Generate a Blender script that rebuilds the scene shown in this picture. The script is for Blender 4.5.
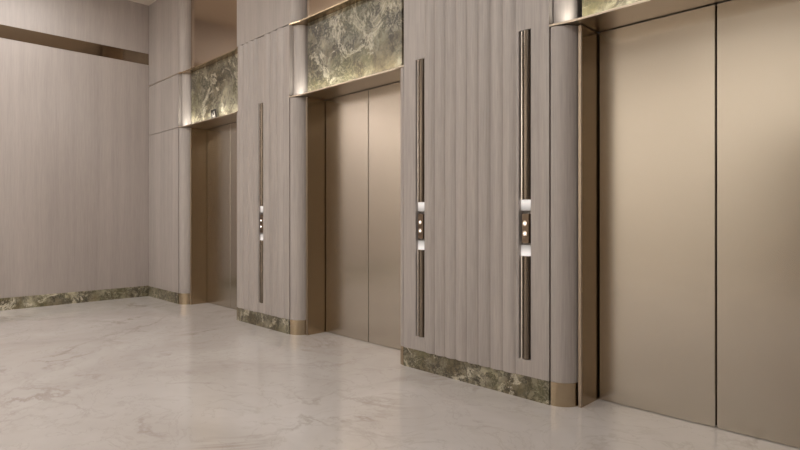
import bpy, math
from mathutils import Vector
S = bpy.context.scene
COL = S.collection
for o in list(bpy.data.objects):
    bpy.data.objects.remove(o)

# ------------------------------------------------------------------ camera
F_PX, EYE, HORIZON = 550.0, 1.2, 216.0
cam = bpy.data.cameras.new('camera')
cam.sensor_fit = 'HORIZONTAL'
cam.sensor_width = 36.0
cam.lens = 36.0 * F_PX / 800.0
cam.shift_y = -(225.0 - HORIZON) / 800.0
cam.clip_start = 0.05
camo = bpy.data.objects.new('camera', cam)
COL.objects.link(camo)
camo.location = (0, 0, EYE)
camo.rotation_euler = (math.pi / 2, 0, math.atan2(550, 545))   # looks to -X +Y
S.camera = camo

# ------------------------------------------------------------------ light
S.view_settings.view_transform = 'Standard'
S.view_settings.look = 'None'
S.view_settings.gamma = 1.0
S.view_settings.exposure = 0.0
S.cycles.use_denoising = True
S.cycles.max_bounces = 10
world = bpy.data.worlds.new('world')
S.world = world
world.use_nodes = True
world.node_tree.nodes['Background'].inputs[0].default_value = (1.0, 0.93, 0.86, 1)
world.node_tree.nodes['Background'].inputs[1].default_value = 0.0


def area(name, loc, size, power, color=(1.0, 0.9, 0.8), rot=(0, 0, 0), spread=math.pi, parent=None):
    l = bpy.data.lights.new(name, 'AREA')
    l.shape = 'RECTANGLE'
    l.size, l.size_y = size
    l.energy = power
    l.color = color
    l.spread = spread
    o = bpy.data.objects.new(name, l)
    COL.objects.link(o)
    o.location = loc
    o.rotation_euler = rot
    if parent:
        o.parent = parent
    return o


WARM = (1.0, 0.985, 0.96)
for x in (-7.0, -4.4, -1.8, 0.9):
    area('ceiling_fill_light', (x, 0.3, 4.34), (1.8, 1.0), 43, WARM)  # added fill lamps under the unseen ceiling, set for overall brightness
# added lamps brightening the opposite wall behind the camera, for the door reflections
for x, p in ((-1.95, 64), (-5.4, 64), (-7.5, 60)):
    area('added_wash_light', (x, -0.4, 4.33), (1.4, 0.4), p, WARM, (math.radians(-45), 0, 0), math.radians(100))
# small added spots meant to put a streak on the two farther brass guards
for x, y in ((-4.45, 1.7), (-7.7, 2.0)):
    sl = bpy.data.lights.new('added_streak_spot', 'SPOT')
    sl.energy, sl.spot_size, sl.spot_blend, sl.shadow_soft_size, sl.color = 60, math.radians(70), .8, .035, WARM
    so = bpy.data.objects.new('added_streak_spot', sl)
    COL.objects.link(so)
    so.location = (x, y, 4.33)
# added lamps brightening the far wall and its reflection in the doors
area('added_wash_light', (-7.3, -0.8, 4.33), (0.3, 1.4), 62, WARM, (0, math.radians(42), 0), math.radians(85))
area('added_wash_light', (-7.3, 1.4, 4.33), (0.3, 1.4), 15, WARM, (0, math.radians(38), 0), math.radians(120))


# ------------------------------------------------------------------ materials
def srgb(r, g, b):
    f = lambda c: (c / 12.92 if c <= .04045 else ((c + .055) / 1.055) ** 2.4)
    return (f(r / 255), f(g / 255), f(b / 255), 1)


class NT:
    def __init__(s, name):
        s.m = bpy.data.materials.new(name)
        s.m.use_nodes = True
        s.t = s.m.node_tree
        s.b = s.t.nodes['Principled BSDF']

    def n(s, typ, **kw):
        nd = s.t.nodes.new(typ)
        for k, v in kw.items():
            if k in nd.inputs.keys() if isinstance(k, str) else False:
                nd.inputs[k].default_value = v
            else:
                setattr(nd, k, v)
        return nd

    def l(s, a, b):
        s.t.links.new(a, b)

    def pos(s, scale):
        g = s.n('ShaderNodeNewGeometry')
        mp = s.n('ShaderNodeMapping')
        mp.inputs['Scale'].default_value = scale
        s.l(g.outputs['Position'], mp.inputs['Vector'])
        return mp.outputs['Vector']

    def noise(s, vec, scale, detail=4, rough=.5, dist=0.0):
        nd = s.n('ShaderNodeTexNoise')
        nd.inputs['Scale'].default_value = scale
        nd.inputs['Detail'].default_value = detail
        nd.inputs['Roughness'].default_value = rough
        nd.inputs['Distortion'].default_value = dist
        s.l(vec, nd.inputs['Vector'])
        return nd

    def ramp(s, fac, stops):
        r = s.n('ShaderNodeValToRGB')
        e = r.color_ramp.elements
        e[0].position, e[0].color = stops[0]
        e[1].position, e[1].color = stops[-1]
        for p, c in stops[1:-1]:
            x = e.new(p)
            x.color = c
        s.l(fac, r.inputs['Fac'])
        return r.outputs['Color']

    def mix(s, fac, a, b, mode='MIX'):
        m = s.n('ShaderNodeMix', data_type='RGBA', blend_type=mode)
        for sock, v in ((m.inputs[0], fac), (m.inputs[6], a), (m.inputs[7], b)):
            if hasattr(v, 'is_output'):
                s.l(v, sock)
            else:
                sock.default_value = v
        return m.outputs[2]

    def bump(s, h, strength, dist):
        b = s.n('ShaderNodeBump')
        b.inputs['Strength'].default_value = strength
        b.inputs['Distance'].default_value = dist
        s.l(h, b.inputs['Height'])
        s.l(b.outputs['Normal'], s.b.inputs['Normal'])


def G(v):
    return (v, v, v, 1)


def wood(name, base, var=.10, rough=.42):
    t = NT(name)
    v = t.pos((1, 1, .035))
    a = t.noise(v, 22, 6, .6)
    b = t.noise(t.pos((1, 1, .012)), 5.0, 3, .5, .4)
    c = t.noise(t.pos((1, 1, .05)), 90, 3, .6)
    lo = tuple(x * (1 - var * 1.6) for x in base[:3]) + (1,)
    hi = tuple(min(1, x * (1 + var)) for x in base[:3]) + (1,)
    col = t.ramp(a.outputs['Fac'], [(.3, lo), (.5, base), (.72, hi)])
    col = t.mix(.55, col, t.ramp(b.outputs['Fac'], [(.3, lo), (.55, base), (.7, hi)]))
    col = t.mix(.35, col, t.ramp(c.outputs['Fac'], [(.3, lo), (.7, hi)]))
    t.l(col, t.b.inputs['Base Color'])
    t.b.inputs['Roughness'].default_value = rough
    t.bump(a.outputs['Fac'], .12, .002)
    return t.m


def metal(name, base, rough=.25, aniso=0.0, fine=.0):
    t = NT(name)
    t.b.inputs['Base Color'].default_value = base
    t.b.inputs['Metallic'].default_value = 1
    t.b.inputs['Roughness'].default_value = rough
    if aniso:
        tg = t.n('ShaderNodeTangent')
        tg.direction_type = 'RADIAL'
        tg.axis = 'Z'
        t.l(tg.outputs[0], t.b.inputs['Tangent'])
        t.b.inputs['Anisotropic'].default_value = aniso
        t.b.inputs['Anisotropic Rotation'].default_value = 0.0
    if fine:
        a = t.noise(t.pos((1, 1, .01)), 260, 2)
        t.bump(a.outputs['Fac'], fine, .001)
    return t.m


def plain(name, col, rough=.5):
    t = NT(name)
    t.b.inputs['Base Color'].default_value = col
    t.b.inputs['Roughness'].default_value = rough
    return t.m


def glow(name, col, strength):
    t = NT(name)
    t.b.inputs['Base Color'].default_value = col
    t.b.inputs['Emission Color'].default_value = col
    t.b.inputs['Emission Strength'].default_value = strength
    return t.m


def floor_marble():
    t = NT('polished_cream_marble')
    v = t.pos((1, 1, 1))
    a = t.noise(v, .9, 6, .6, .6)
    col = t.ramp(a.outputs['Fac'], [(.32, srgb(188, 181, 176)), (.5, srgb(197, 191, 187)), (.68, srgb(205, 200, 197))])
    # thin veins: where a warped noise crosses its middle value
    w = t.noise(v, .75, 7, .62, 1.2)
    vein = t.ramp(w.outputs['Fac'], [(.470, G(0)), (.495, G(1)), (.500, G(1)), (.525, G(0))])
    k = t.noise(v, 1.6, 3, .5)
    km = t.ramp(k.outputs['Fac'], [(.45, G(0)), (.65, G(.6))])
    m1 = t.n('ShaderNodeMath', operation='MULTIPLY')
    t.l(vein, m1.inputs[0]); t.l(km, m1.inputs[1])
    col = t.mix(m1.outputs[0], col, srgb(160, 148, 138))
    w2 = t.noise(v, 2.1, 6, .6, 1.6)
    vein2 = t.ramp(w2.outputs['Fac'], [(.485, G(0)), (.5, G(.30)), (.515, G(0))])
    col = t.mix(vein2, col, srgb(165, 155, 146))
    t.l(col, t.b.inputs['Base Color'])
    t.b.inputs['Roughness'].default_value = .045
    t.b.inputs['IOR'].default_value = 1.45
    return t.m


def green_marble(name, scale=1.0, gain=1.0):
    t = NT(name)
    v = t.pos((1, 1, 1))
    a = t.noise(v, 1.8 * scale, 9, .66, .5)
    col = t.ramp(a.outputs['Fac'], [(.30, srgb(74, 65, 48)), (.41, srgb(108, 98, 76)), (.48, srgb(130, 123, 104)),
                                    (.55, srgb(143, 138, 121)), (.62, srgb(172, 164, 140)), (.72, srgb(212, 204, 184))])
    b = t.noise(v, 6.0 * scale, 12, .8, .5)
    dark = t.ramp(b.outputs['Fac'], [(.44, G(0)), (.485, G(1)), (.505, G(1)), (.54, G(0))])
    k = t.noise(v, 1.9 * scale, 4, .6, 1.0)
    km = t.ramp(k.outputs['Fac'], [(.40, G(.10)), (.50, G(1))])
    m = t.n('ShaderNodeMath', operation='MULTIPLY')
    t.l(dark, m.inputs[0]); t.l(km, m.inputs[1])
    col = t.mix(m.outputs[0], col, srgb(58, 51, 38))
    c = t.noise(v, 2.6 * scale, 10, .7, 1.0)
    pale = t.ramp(c.outputs['Fac'], [(.56, G(0)), (.60, G(.7)), (.65, G(0))])
    col = t.mix(pale, col, srgb(222, 214, 194))
    d = t.noise(v, 16 * scale, 8, .75, .3)
    col = t.mix(.75, col, t.ramp(d.outputs['Fac'], [(.33, srgb(120, 114, 100)), (.5, G(1)), (.66, srgb(255, 250, 236))]), 'MULTIPLY')
    g = t.noise(v, 1.5 * scale, 3, .5, .8)
    gm = t.ramp(g.outputs['Fac'], [(.5, G(0)), (.66, G(.32))])
    col = t.mix(gm, col, srgb(116, 113, 74))
    if gain != 1.0:
        col = t.mix(1.0, col, G(gain), 'MULTIPLY')
    t.l(col, t.b.inputs['Base Color'])
    t.b.inputs['Roughness'].default_value = .38
    return t.m


WOOD = wood('taupe_wood', srgb(172, 164, 159), .20)
WOODL = wood('taupe_wood_wall', srgb(174, 164, 158), .12)
FLOOR = floor_marble()
GREEN = green_marble('green_marble', 1.15, .84)
GREENS = green_marble('green_marble_skirting', 1.9, 1.05)
DOOR = metal('brushed_champagne_bronze', (.53, .485, .42, 1), .23, .5, .03)
JAMB = metal('dark_bronze', (.47, .36, .235, 1), .26)
EDGE = metal('champagne_edge', (.58, .50, .40, 1), .3)
PANEL = metal('smoked_bronze', (.52, .41, .31, 1), .16)
BAND = metal('bronze_band', (.30, .235, .17, 1), .12)
BRASS = metal('satin_brass', (.47, .385, .27, 1), .16, .93)
BAR = metal('bar_bronze', (.22, .185, .15, 1), .22)
PLATE = metal('plate_bronze', (.16, .12, .09, 1), .3)
CHROME = metal('button_metal', (.86, .80, .73, 1), .22)
CEIL = plain('ceiling_paint', srgb(206, 194, 182), .7)
DARK = plain('shade_and_sign_dark', srgb(30, 24, 20), .7)  # painted shade behind the doors; also the sign's own dark colour
LED = glow('led_white', (1.0, .92, .87, 1), .66)
LED.node_tree.nodes['Principled BSDF'].inputs['Base Color'].default_value = G(.35)
def fade_led(name, up):  # emission fades along the block to paint the light falling off
    t = NT(name)
    t.b.inputs['Base Color'].default_value = G(.35)
    t.b.inputs['Emission Color'].default_value = (1.0, .92, .87, 1)
    tc = t.n('ShaderNodeTexCoord')
    sp = t.n('ShaderNodeSeparateXYZ')
    t.l(tc.outputs['Generated'], sp.inputs[0])
    mr = t.n('ShaderNodeMapRange')
    mr.inputs['From Min'].default_value, mr.inputs['From Max'].default_value = .25, 1.0
    mr.inputs['To Min'].default_value, mr.inputs['To Max'].default_value = .68, .10
    if not up:
        mr.inputs['From Min'].default_value, mr.inputs['From Max'].default_value = .75, 0.0
    t.l(sp.outputs['Z'], mr.inputs['Value'])
    t.l(mr.outputs[0], t.b.inputs['Emission Strength'])
    return t.m


LED_UP, LED_DOWN = fade_led('led_fade_up', True), fade_led('led_fade_down', False)
JEDGE = metal('jamb_edge_bronze', (.40, .33, .26, 1), .35)
DOT = glow('button_led', (1.0, .95, .88, 1), 5.0)
STRIP = glow('cove_strip', (1.0, .92, .78, 1), 2.0)


# ------------------------------------------------------------------ builders
class MB:
    def __init__(s):
        s.v, s.f = [], []

    def quad(s, *p):
        i = len(s.v)
        s.v += [tuple(q) for q in p]
        s.f.append(tuple(range(i, i + len(p))))

    def box(s, x0, x1, y0, y1, z0, z1, bev=0.0):
        if bev:
            prof = [(x0 + bev, y0), (x1 - bev, y0), (x1, y0 + bev), (x1, y1), (x0, y1), (x0, y0 + bev)]
            return s.prism(prof, z0, z1)
        return s.prism([(x0, y0), (x1, y0), (x1, y1), (x0, y1)], z0, z1)

    def prism(s, prof, z0, z1, closed=True):
        n = len(prof)
        i = len(s.v)
        s.v += [(x, y, z0) for x, y in prof] + [(x, y, z1) for x, y in prof]
        for k in range(n if closed else n - 1):
            j = (k + 1) % n
            s.f.append((i + k, i + j, i + n + j, i + n + k))
        if closed:
            s.f.append(tuple(i + k for k in range(n))[::-1])
            s.f.append(tuple(i + n + k for k in range(n)))
        return s

    def build(s, name, mat, parent=None, smooth=False):
        me = bpy.data.meshes.new(name)
        off = Vector((0, 0, 0))
        p = parent
        while p is not None:
            off += p.location
            p = p.parent
        me.from_pydata([tuple(Vector(q) - off) for q in s.v], [], s.f)
        me.validate()
        me.update()
        me.materials.append(mat)
        import bmesh
        bm = bmesh.new()
        bm.from_mesh(me)
        bmesh.ops.remove_doubles(bm, verts=bm.verts, dist=1e-6)
        bmesh.ops.recalc_face_normals(bm, faces=bm.faces)
        if smooth:
            for f in bm.faces:
                f.smooth = True
            for e in bm.edges:
                if len(e.link_faces) == 2 and e.calc_face_angle(0) > math.radians(30):
                    e.smooth = False
        bm.to_mesh(me)
        bm.free()
        o = bpy.data.objects.new(name, me)
        COL.objects.link(o)
        if parent:
            o.parent = parent
        return o


def box(name, mat, b, parent=None, bev=0.0):
    m = MB()
    m.box(*b, bev=bev)
    return m.build(name, mat, parent)


def struct(o, label=None):
    o['kind'] = 'structure'
    if label:
        o['label'] = label
    return o


def thing(name, loc, label, cat, group=None):
    o = bpy.data.objects.new(name, None)
    COL.objects.link(o)
    o.location = loc
    o.empty_display_size = .1
    o['label'] = label
    o['category'] = cat
    if group:
        o['group'] = group
    return o


# ------------------------------------------------------------------ layout
YF = 3.13            # front plane of the elevator wall
YD = 3.455           # door plane
XB = -8.53           # far wall
XR = 4.0             # wall behind, right of the camera
YO = -2.6            # opposite wall
ZC = 4.36            # ceiling
ZS = 0.15            # skirting
ZL = 2.40            # lower ledge
ZU = 3.14            # upper ledge
J1 = -7.45           # joints: where flat cladding gives way to the rounded corner
J2L, J2R = -5.815, -4.755
J3L, J3R = -3.115, -1.815
J4 = -0.087
OPEN = [(J1, J2L), (J2R, J3L), (J3R, J4)]

# ------------------------------------------------------------------ room shell
m = MB(); m.box(XB - .2, XR + .2, YO - .4, 3.9, -.1, 0)
struct(m.build('floor', FLOOR), 'polished cream marble floor with thin brown veins')
m = MB(); m.box(XB - .2, XR + .2, YO - .4, 3.9, ZC, ZC + .1)
struct(m.build('ceiling', CEIL), 'plain beige ceiling')
m = MB(); m.box(XB - .2, XB, YO - .4, 3.9, 0, ZC)
struct(m.build('wall_left', WOODL), 'tall taupe wood veneer wall at the end of the lobby')
m = MB(); m.box(XR, XR + .2, YO - .4, 3.9, 0, ZC)
struct(m.build('wall_right', WOODL))
# elevator wall: cores behind the cladding, lintels, shaft back
m = MB()
m.box(XB, XR, 3.7, 3.85, 0, ZC)
struct(m.build('wall_back', WOOD))
m = MB(); m.box(J4 - .125, XR, YF, 3.699, 0, ZC)
struct(m.build('wall_return', WOOD))
# unseen opposite wall; pale colour and dark door recess added to shape the reflections
m = MB(); m.box(XB, -1.72, YO - .35, YO, 0, ZC); m.box(-.6, XR, YO - .35, YO, 0, ZC)
m.box(-1.72, -.6, YO - .35, YO - .03, ZL, ZC)
struct(m.build('wall_front', plain('cream_wall', srgb(226, 217, 205), .6)))
m = MB(); m.box(-1.72, -.6, YO - .36, YO - .3, 0, ZL)
struct(m.build('added_dark_recess', JAMB))

# bronze band and marble skirting on the far wall
m = MB(); m.box(XB, XB + .006, YO, YF + .03, 3.466, 3.632)
struct(m.build('trim_1', BAND), 'dark bronze strip running high across the far wood wall')
m = MB(); m.box(XB, XB + .012, YO, YF + .03, 0, .155)
struct(m.build('baseboard_left', green_marble('brown_green_marble', 1.5, 1.3)), 'low brown and green marble skirting along the far wood wall')


# ------------------------------------------------------------------ piers
def corner_profile(xj, sgn, off=0.0, depth=3.45):
    """rounded corner, from the joint round into the opening; sgn=+1 right hand end"""
    r = .13 if sgn > 0 else .08
    x0 = xj + sgn * .010
    pts = []
    for k in range(17):
        a = math.radians(90 * k / 16)
        pts.append((x0 + sgn * (r + off) * math.sin(a), YF + .006 + r - (r + off) * math.cos(a)))
    pts.append((x0 + sgn * (r + off), depth))
    pts.append((x0, depth))
    if sgn < 0:
        pts = pts[::-1]
    return pts


def add_corner(root, xj, sgn):
    m = MB(); m.prism(corner_profile(xj, sgn), ZS, ZL - .002)
    m.build('corner_panel', WOOD, root, smooth=True)
    m = MB(); m.prism(corner_profile(xj, sgn, .002), 0, ZS)
    g = m.build('corner_guard', BRASS, root, smooth=True)
    g['label'] = 'brass guard wrapped round the foot of the rounded corner'
    m = MB(); m.prism(corner_profile(xj, sgn, -.035, 3.30), ZL + .0105, ZU - .002)
    m.build('recess_panel', WOOD, root, smooth=True)
    m = MB(); m.prism(corner_profile(xj, sgn, .0, 3.30), ZU + .014, ZC - .003)
    m.build('corner_top', WOOD, root, smooth=True)
    X = lambda d: xj + sgn * d
    ew = .1565 if sgn > 0 else .1165
    front = [(X(.001), YF), (X(.06), YF + .008), (X(ew), YF + .022)]
    lip = front + [(x, y + .006) for x, y in front[::-1]]
    m = MB(); m.prism(front + [(X(ew), 3.452), (X(.012), 3.452), (X(.012), 3.19), (X(.001), 3.19)], ZL + .002, ZL + .010); m.prism(lip, ZL + .010, ZL + .015)
    m.build('corner_ledge', EDGE, root)['label'] = 'thin bronze ledge end over the rounded corner'
    m = MB(); m.prism(front + [(X(ew), 3.275), (X(.012), 3.275), (X(.012), 3.19), (X(.001), 3.19)], ZU, ZU + .012)
    m.build('corner_ledge', JAMB, root)['label'] = 'thin dark bronze ledge end above the lit recess'


SLOT_HW, SLOT_Z0, SLOT_Z1 = .047, .255, 2.425


def clad(cols, holes, z0, z1, backy):
    """cladding sheet: cols = [(x, y)], holes = [(xa, xb)] left open between the slot heights"""
    m = MB()
    zs = [z0, SLOT_Z0, SLOT_Z1, z1] if holes else [z0, z1]
    for k in range(len(cols) - 1):
        (xa, ya), (xb, yb) = cols[k], cols[k + 1]
        xm = (xa + xb) / 2
        for q in range(len(zs) - 1):
            if holes and q == 1 and any(h0 < xm < h1 for h0, h1 in holes):
                continue
            m.quad((xa, ya, zs[q]), (xb, yb, zs[q]), (xb, yb, zs[q + 1]), (xa, ya, zs[q + 1]))
        for z in (z0, z1):
            m.quad((xa, ya, z), (xb, yb, z), (xb, backy, z), (xa, backy, z))
    for x, y in (cols[0], cols[-1]):
        m.quad((x, y, z0), (x, backy, z0), (x, backy, z1), (x, y, z1))
    return m


def flutes(xa, xb, n, depth=.017, seg=10):
    pts = []
    p = (xb - xa) / n
    for i in range(n):
        for k in range(seg):
            t = k / seg
            pts.append((xa + (i + t) * p, YF - depth * math.sin(math.pi * t) ** .75))
    return pts


def make_pier(jl, jr, cols, slots, label):
    root = thing('wood_pier', ((jl + jr) / 2, YF, 0), label, 'pier', 'wood piers between the elevators')
    holes = [(c - SLOT_HW, c + SLOT_HW) for c in slots]
    clad(cols, holes, ZS, ZU, 3.184).build('fluted_panel', WOOD, root)
    box('skirting', GREENS, (jl, jr, YF - .002, 3.184, 0, ZS), root)['label'] = 'green and grey veined marble skirting'
    box('core', WOODL, (jl - .005, jr + .005, 3.186, 3.698, .001, ZC - .003), root)
    add_corner(root, jr, 1)
    add_corner(root, jl, -1)
    box('top_panel', WOOD, (jl - .009, jr + .009, YF + .004, 3.184, ZU + .014, ZC - .003), root)
    return root


# end pier against the far wall: smooth boards
p1 = thing('wood_pier', ((XB + J1) / 2, YF, 0), 'smooth unfluted wood pier in the corner beside the far wall', 'pier',
           'wood piers between the elevators')
xa = XB + .014
box('lower_panel', WOOD, (xa, J1, YF, 3.184, ZS, ZL + .003), p1)
box('middle_panel', WOOD, (xa, J1, YF, 3.184, ZL + .011, ZU - .002), p1)
box('top_panel', WOOD, (XB + .008, J1 + .009, YF + .004, 3.184, ZU + .014, ZC - .003), p1)
box('inlay', EDGE, (xa, J1 + .002, YF - .003, 3.184, ZU, ZU + .012), p1)['label'] = 'thin bronze inlay line'
box('skirting', GREENS, (xa, J1, YF - .002, 3.184, 0, ZS), p1)['label'] = 'green and grey veined marble skirting'
add_corner(p1, J1, 1)

box('core', WOODL, (XB + .002, J1 + .005, 3.186, 3.698, .001, ZC - .003), p1)

# middle pier, single slot
S2 = -5.305
c2 = [(J2L, YF)] + flutes(J2L + .01, S2 - SLOT_HW - .012, 4) + [(S2 - SLOT_HW - .012, YF), (S2 - SLOT_HW, YF), (S2 + SLOT_HW, YF),
      (S2 + SLOT_HW + .012, YF)] + flutes(S2 + SLOT_HW + .012, J2R - .10, 3) + [(J2R - .10, YF), (J2R, YF)]
make_pier(J2L, J2R, c2, [S2], 'narrower fluted wood pier with a single vertical slot between the first and second elevators')
# near pier, two slots
S3A, S3B = -2.937, -1.993
c3 = [(J3L, YF), (S3A - SLOT_HW, YF), (S3A + SLOT_HW, YF), (S3A + SLOT_HW + .006, YF)] + \
     flutes(S3A + SLOT_HW + .006, S3B - SLOT_HW - .02, 8) + \
     [(S3B - SLOT_HW - .02, YF), (S3B - SLOT_HW, YF), (S3B + SLOT_HW, YF), (J3R, YF)]
make_pier(J3L, J3R, c3, [S3A, S3B], 'wide fluted wood pier with two vertical slots beside the nearest elevator')


# ------------------------------------------------------------------ elevators
def make_elevator(jl, jr, label, dr):
    xl, xr = jl + .17, jr - dr
    root = thing('elevator', ((xl + xr) / 2, YD, 0), label, 'elevator', 'elevators along the wall')
    for s, x in ((1, xl), (-1, xr)):
        xa, xb = sorted((x - s * .020, x))
        box('jamb', JAMB, (xa, xb, 3.236, 3.50, 0, ZL - .004), root, bev=.003)
        xa, xb = sorted((x - s * .023, x + s * .0015))
        box('jamb_edge', JEDGE, (xa, xb, 3.226, 3.2355, 0, ZL - .004), root, bev=.003)
    xm = (xl + xr) / 2
    for xa, xb in ((xl + .009, xm - .0035), (xm + .0035, xr - .009)):
        box('door_panel', DOOR, (xa, xb, YD, YD + .05, .004, ZL - .004), root, bev=.003)
    box('shaft_shade', DARK, (xl, xr, YD + .06, YD + .08, 0, ZL), root)  # dark sheet painting the shade seen through the door gaps
    return root


def make_header(jl, jr, label, plabel, dr):
    root = thing('header_panel', ((jl + jr) / 2, YF + .05, ZL), label, 'header panel', 'marble headers over the elevators')
    s = box('marble_slab', GREEN, (jl + .170, jr - dr, 3.236, 3.270, ZL + .0105, ZU - .002), root)
    box('lintel', WOODL, (jl + .16, jr - dr + .010, 3.2715, 3.698, ZL + .012, ZC - .003), root)
    e, er = .157, dr - .013
    m = MB(); m.box(jl + e, jr - er, YF + .022, 3.452, ZL + .002, ZL + .010); m.box(jl + e, jr - er, YF + .022, YF + .028, ZL + .010, ZL + .015)
    m.build('lower_ledge', EDGE, root)['label'] = 'thin bronze ledge below the marble'
    m = MB(); m.box(jl + e, jr - er, YF + .022, 3.275, ZU, ZU + .012)
    m.build('upper_ledge', JAMB, root)['label'] = 'thin dark bronze ledge above the marble'
    st = box('light_strip', STRIP, (jl + e, jr - er, YF + .0305, YF + .036, ZL + .0105, ZL + .016), root)
    st['label'] = 'warm light strip on the ledge'
    area('ledge_light', (0, YF + .033 - (YF + .05), .020), (jr - jl - .20, .012), 4.6, (1.0, .95, .84),
         (math.radians(180 - 14), 0, 0), parent=root)
    b = box('bronze_panel', PANEL, (jl + .157, jr - dr + .013, 3.236, 3.271, ZU + .0125, ZC - .003))
    b['label'] = plabel; b['category'] = 'wall panel'; b['group'] = 'bronze panels over the headers'
    return root


NAMES = [('far elevator with dark reddish bronze doors, next to the corner pier',
          'green marble header with the small floor number sign over the far elevator',
          'tall smoked bronze panel above the far elevator marble header'),
         ('middle elevator with bronze doors standing between the two fluted piers',
          'green marble header over the middle elevator, lit along its lower edge',
          'smoked bronze panel above the middle elevator marble header'),
         ('nearest elevator with wide champagne bronze doors at the right of the photo',
          'green marble header over the nearest elevator, mostly cut off by the photo top',
          'smoked bronze panel above the nearest elevator, out of the photo top')]
for (a, b), (l1, l2, l3) in zip(OPEN, NAMES):
    dr = .17 if b == J4 else .13
    make_elevator(a, b, l1, dr)
    make_header(a, b, l2, l3, dr)


# ------------------------------------------------------------------ call stations
def tube(cx, cy, r, z0, z1, n=20, squash=1.0):
    m = MB()
    m.prism([(cx + r * math.cos(2 * math.pi * k / n), cy + squash * r * math.sin(2 * math.pi * k / n)) for k in range(n)], z0, z1)
    return m


def disc(cx, y0, y1, cz, r, n=16):
    m = MB()
    ring = [(cx + r * math.cos(2 * math.pi * k / n), cz + r * math.sin(2 * math.pi * k / n)) for k in range(n)]
    m.quad(*[(x, y0, z) for x, z in ring])
    m.quad(*[(x, y1, z) for x, z in ring])
    for k in range(n):
        j = (k + 1) % n
        m.quad((ring[k][0], y0, ring[k][1]), (ring[j][0], y0, ring[j][1]), (ring[j][0], y1, ring[j][1]), (ring[k][0], y1, ring[k][1]))
    return m


def make_call(x, label):
    root = thing('call_station', (x, YF, SLOT_Z0), label, 'elevator call button', 'elevator call stations in the wall slots')
    hw = SLOT_HW - .0006
    y1 = YF + .050
    m = MB()
    z0, z1 = SLOT_Z0 + .001, SLOT_Z1 - .001
    m.quad((x - hw, y1, z0), (x + hw, y1, z0), (x + hw, y1, z1), (x - hw, y1, z1))
    for xx in (x - hw, x + hw):
        m.quad((xx, YF, z0), (xx, y1, z0), (xx, y1, z1), (xx, YF, z1))
    for zz in (z0, z1):
        m.quad((x - hw, YF, zz), (x + hw, YF, zz), (x + hw, y1, zz), (x - hw, y1, zz))
    m.build('channel', WOOD, root)
    for za, zb, cap in ((z0, .936, .936), (1.308, z1, 1.308)):
        up = 1 if cap == .936 else -1
        e = .072
        za2, zb2 = za, zb
        b = tube(x + .004, YF + .022, .025, za2, zb2).build('bar', BAR, root, smooth=True)
        b['label'] = 'dark bronze half round bar'
        box('highlight_strip', CHROME, (x - .0275, x - .0205, YF + .002, YF + .030, za2, zb2), b)['label'] = 'bright polished metal strip added as the bar highlight'  # strip added to stand in for the highlight on the round bar
        lo, hi = sorted((cap + up * e, cap))
        m = MB(); m.box(x - hw + .001, x + hw - .001, YF + .016, y1 - .001, lo + .0005, hi - .0005, bev=.012)
        m.build('light_fade_block', LED_UP if up > 0 else LED_DOWN, b)['label'] = 'glowing white block with painted light fade at the bar end'
    pl = box('button_plate', PLATE, (x - .029, x + .029, YF + .006, y1 - .001, 1.022, 1.215), root, bev=.004)
    pl['label'] = 'dark metal plate with two call buttons'
    for cz in (1.085, 1.152):
        bt = disc(x, YF + .001, YF + .006, cz, .017).build('button', CHROME, pl)
        disc(x, YF - .0005, YF + .001, cz, .0055).build('button_light', DOT, bt)['label'] = 'lit white dot'
    return root


def kids(o):
    return [c for c in bpy.data.objects if c.parent == o]


def copy_tree(o, parent=None):
    c = o.copy()
    COL.objects.link(c)
    if parent:
        c.parent = parent
    for k in kids(o):
        copy_tree(k, c)
    return c


call = make_call(S3B, 'call station slot on the right of the wide pier, next to the nearest elevator')
for x, lab in ((S3A, 'call station slot on the left edge of the wide pier, next to the middle elevator'),
               (S2, 'call station slot in the narrower pier between the far and middle elevators')):
    c = copy_tree(call)
    c.location.x = x
    c['label'] = lab

# ------------------------------------------------------------------ floor number sign
sx, sh, sw = -6.55, .125, .062
z0 = ZL + .0105
sign = thing('floor_sign', (sx, YF + .06, z0), 'small square sign with the number 12 on the far marble header', 'sign')
box('plaque', DARK, (sx - sw, sx + sw, YF + .064, YF + .072, z0, z0 + sh), sign)
m = MB()
t_ = .016
z1 = z0 + sh
for b in ((sx - sw, sx + sw, z0, z0 + t_), (sx - sw, sx + sw, z1 - t_, z1), (sx - sw, sx - sw + t_, z0 + t_, z1 - t_), (sx + sw - t_, sx + sw, z0 + t_, z1 - t_)):
    m.box(b[0], b[1], YF + .060, YF + .0639, b[2], b[3])
m.build('frame', DARK, sign)
cu = bpy.data.curves.new('numeral', 'FONT')
cu.body = '12'
cu.size = .090
cu.align_x = 'CENTER'
cu.align_y = 'CENTER'
cu.extrude = .0015
tmp = bpy.data.objects.new('tmp', cu)
COL.objects.link(tmp)
bpy.context.view_layer.update()
me = bpy.data.meshes.new_from_object(tmp.evaluated_get(bpy.context.evaluated_depsgraph_get()))
bpy.data.objects.remove(tmp)
bpy.data.curves.remove(cu)
me.materials.clear()
me.materials.append(plain('numeral_ivory', (.22, .205, .18, 1), .5))
num = bpy.data.objects.new('numeral', me)
COL.objects.link(num)
num.parent = sign
num.location = (0, .0022, .064)
num.rotation_euler = (math.pi / 2, 0, 0)
num['label'] = 'pale number 12'
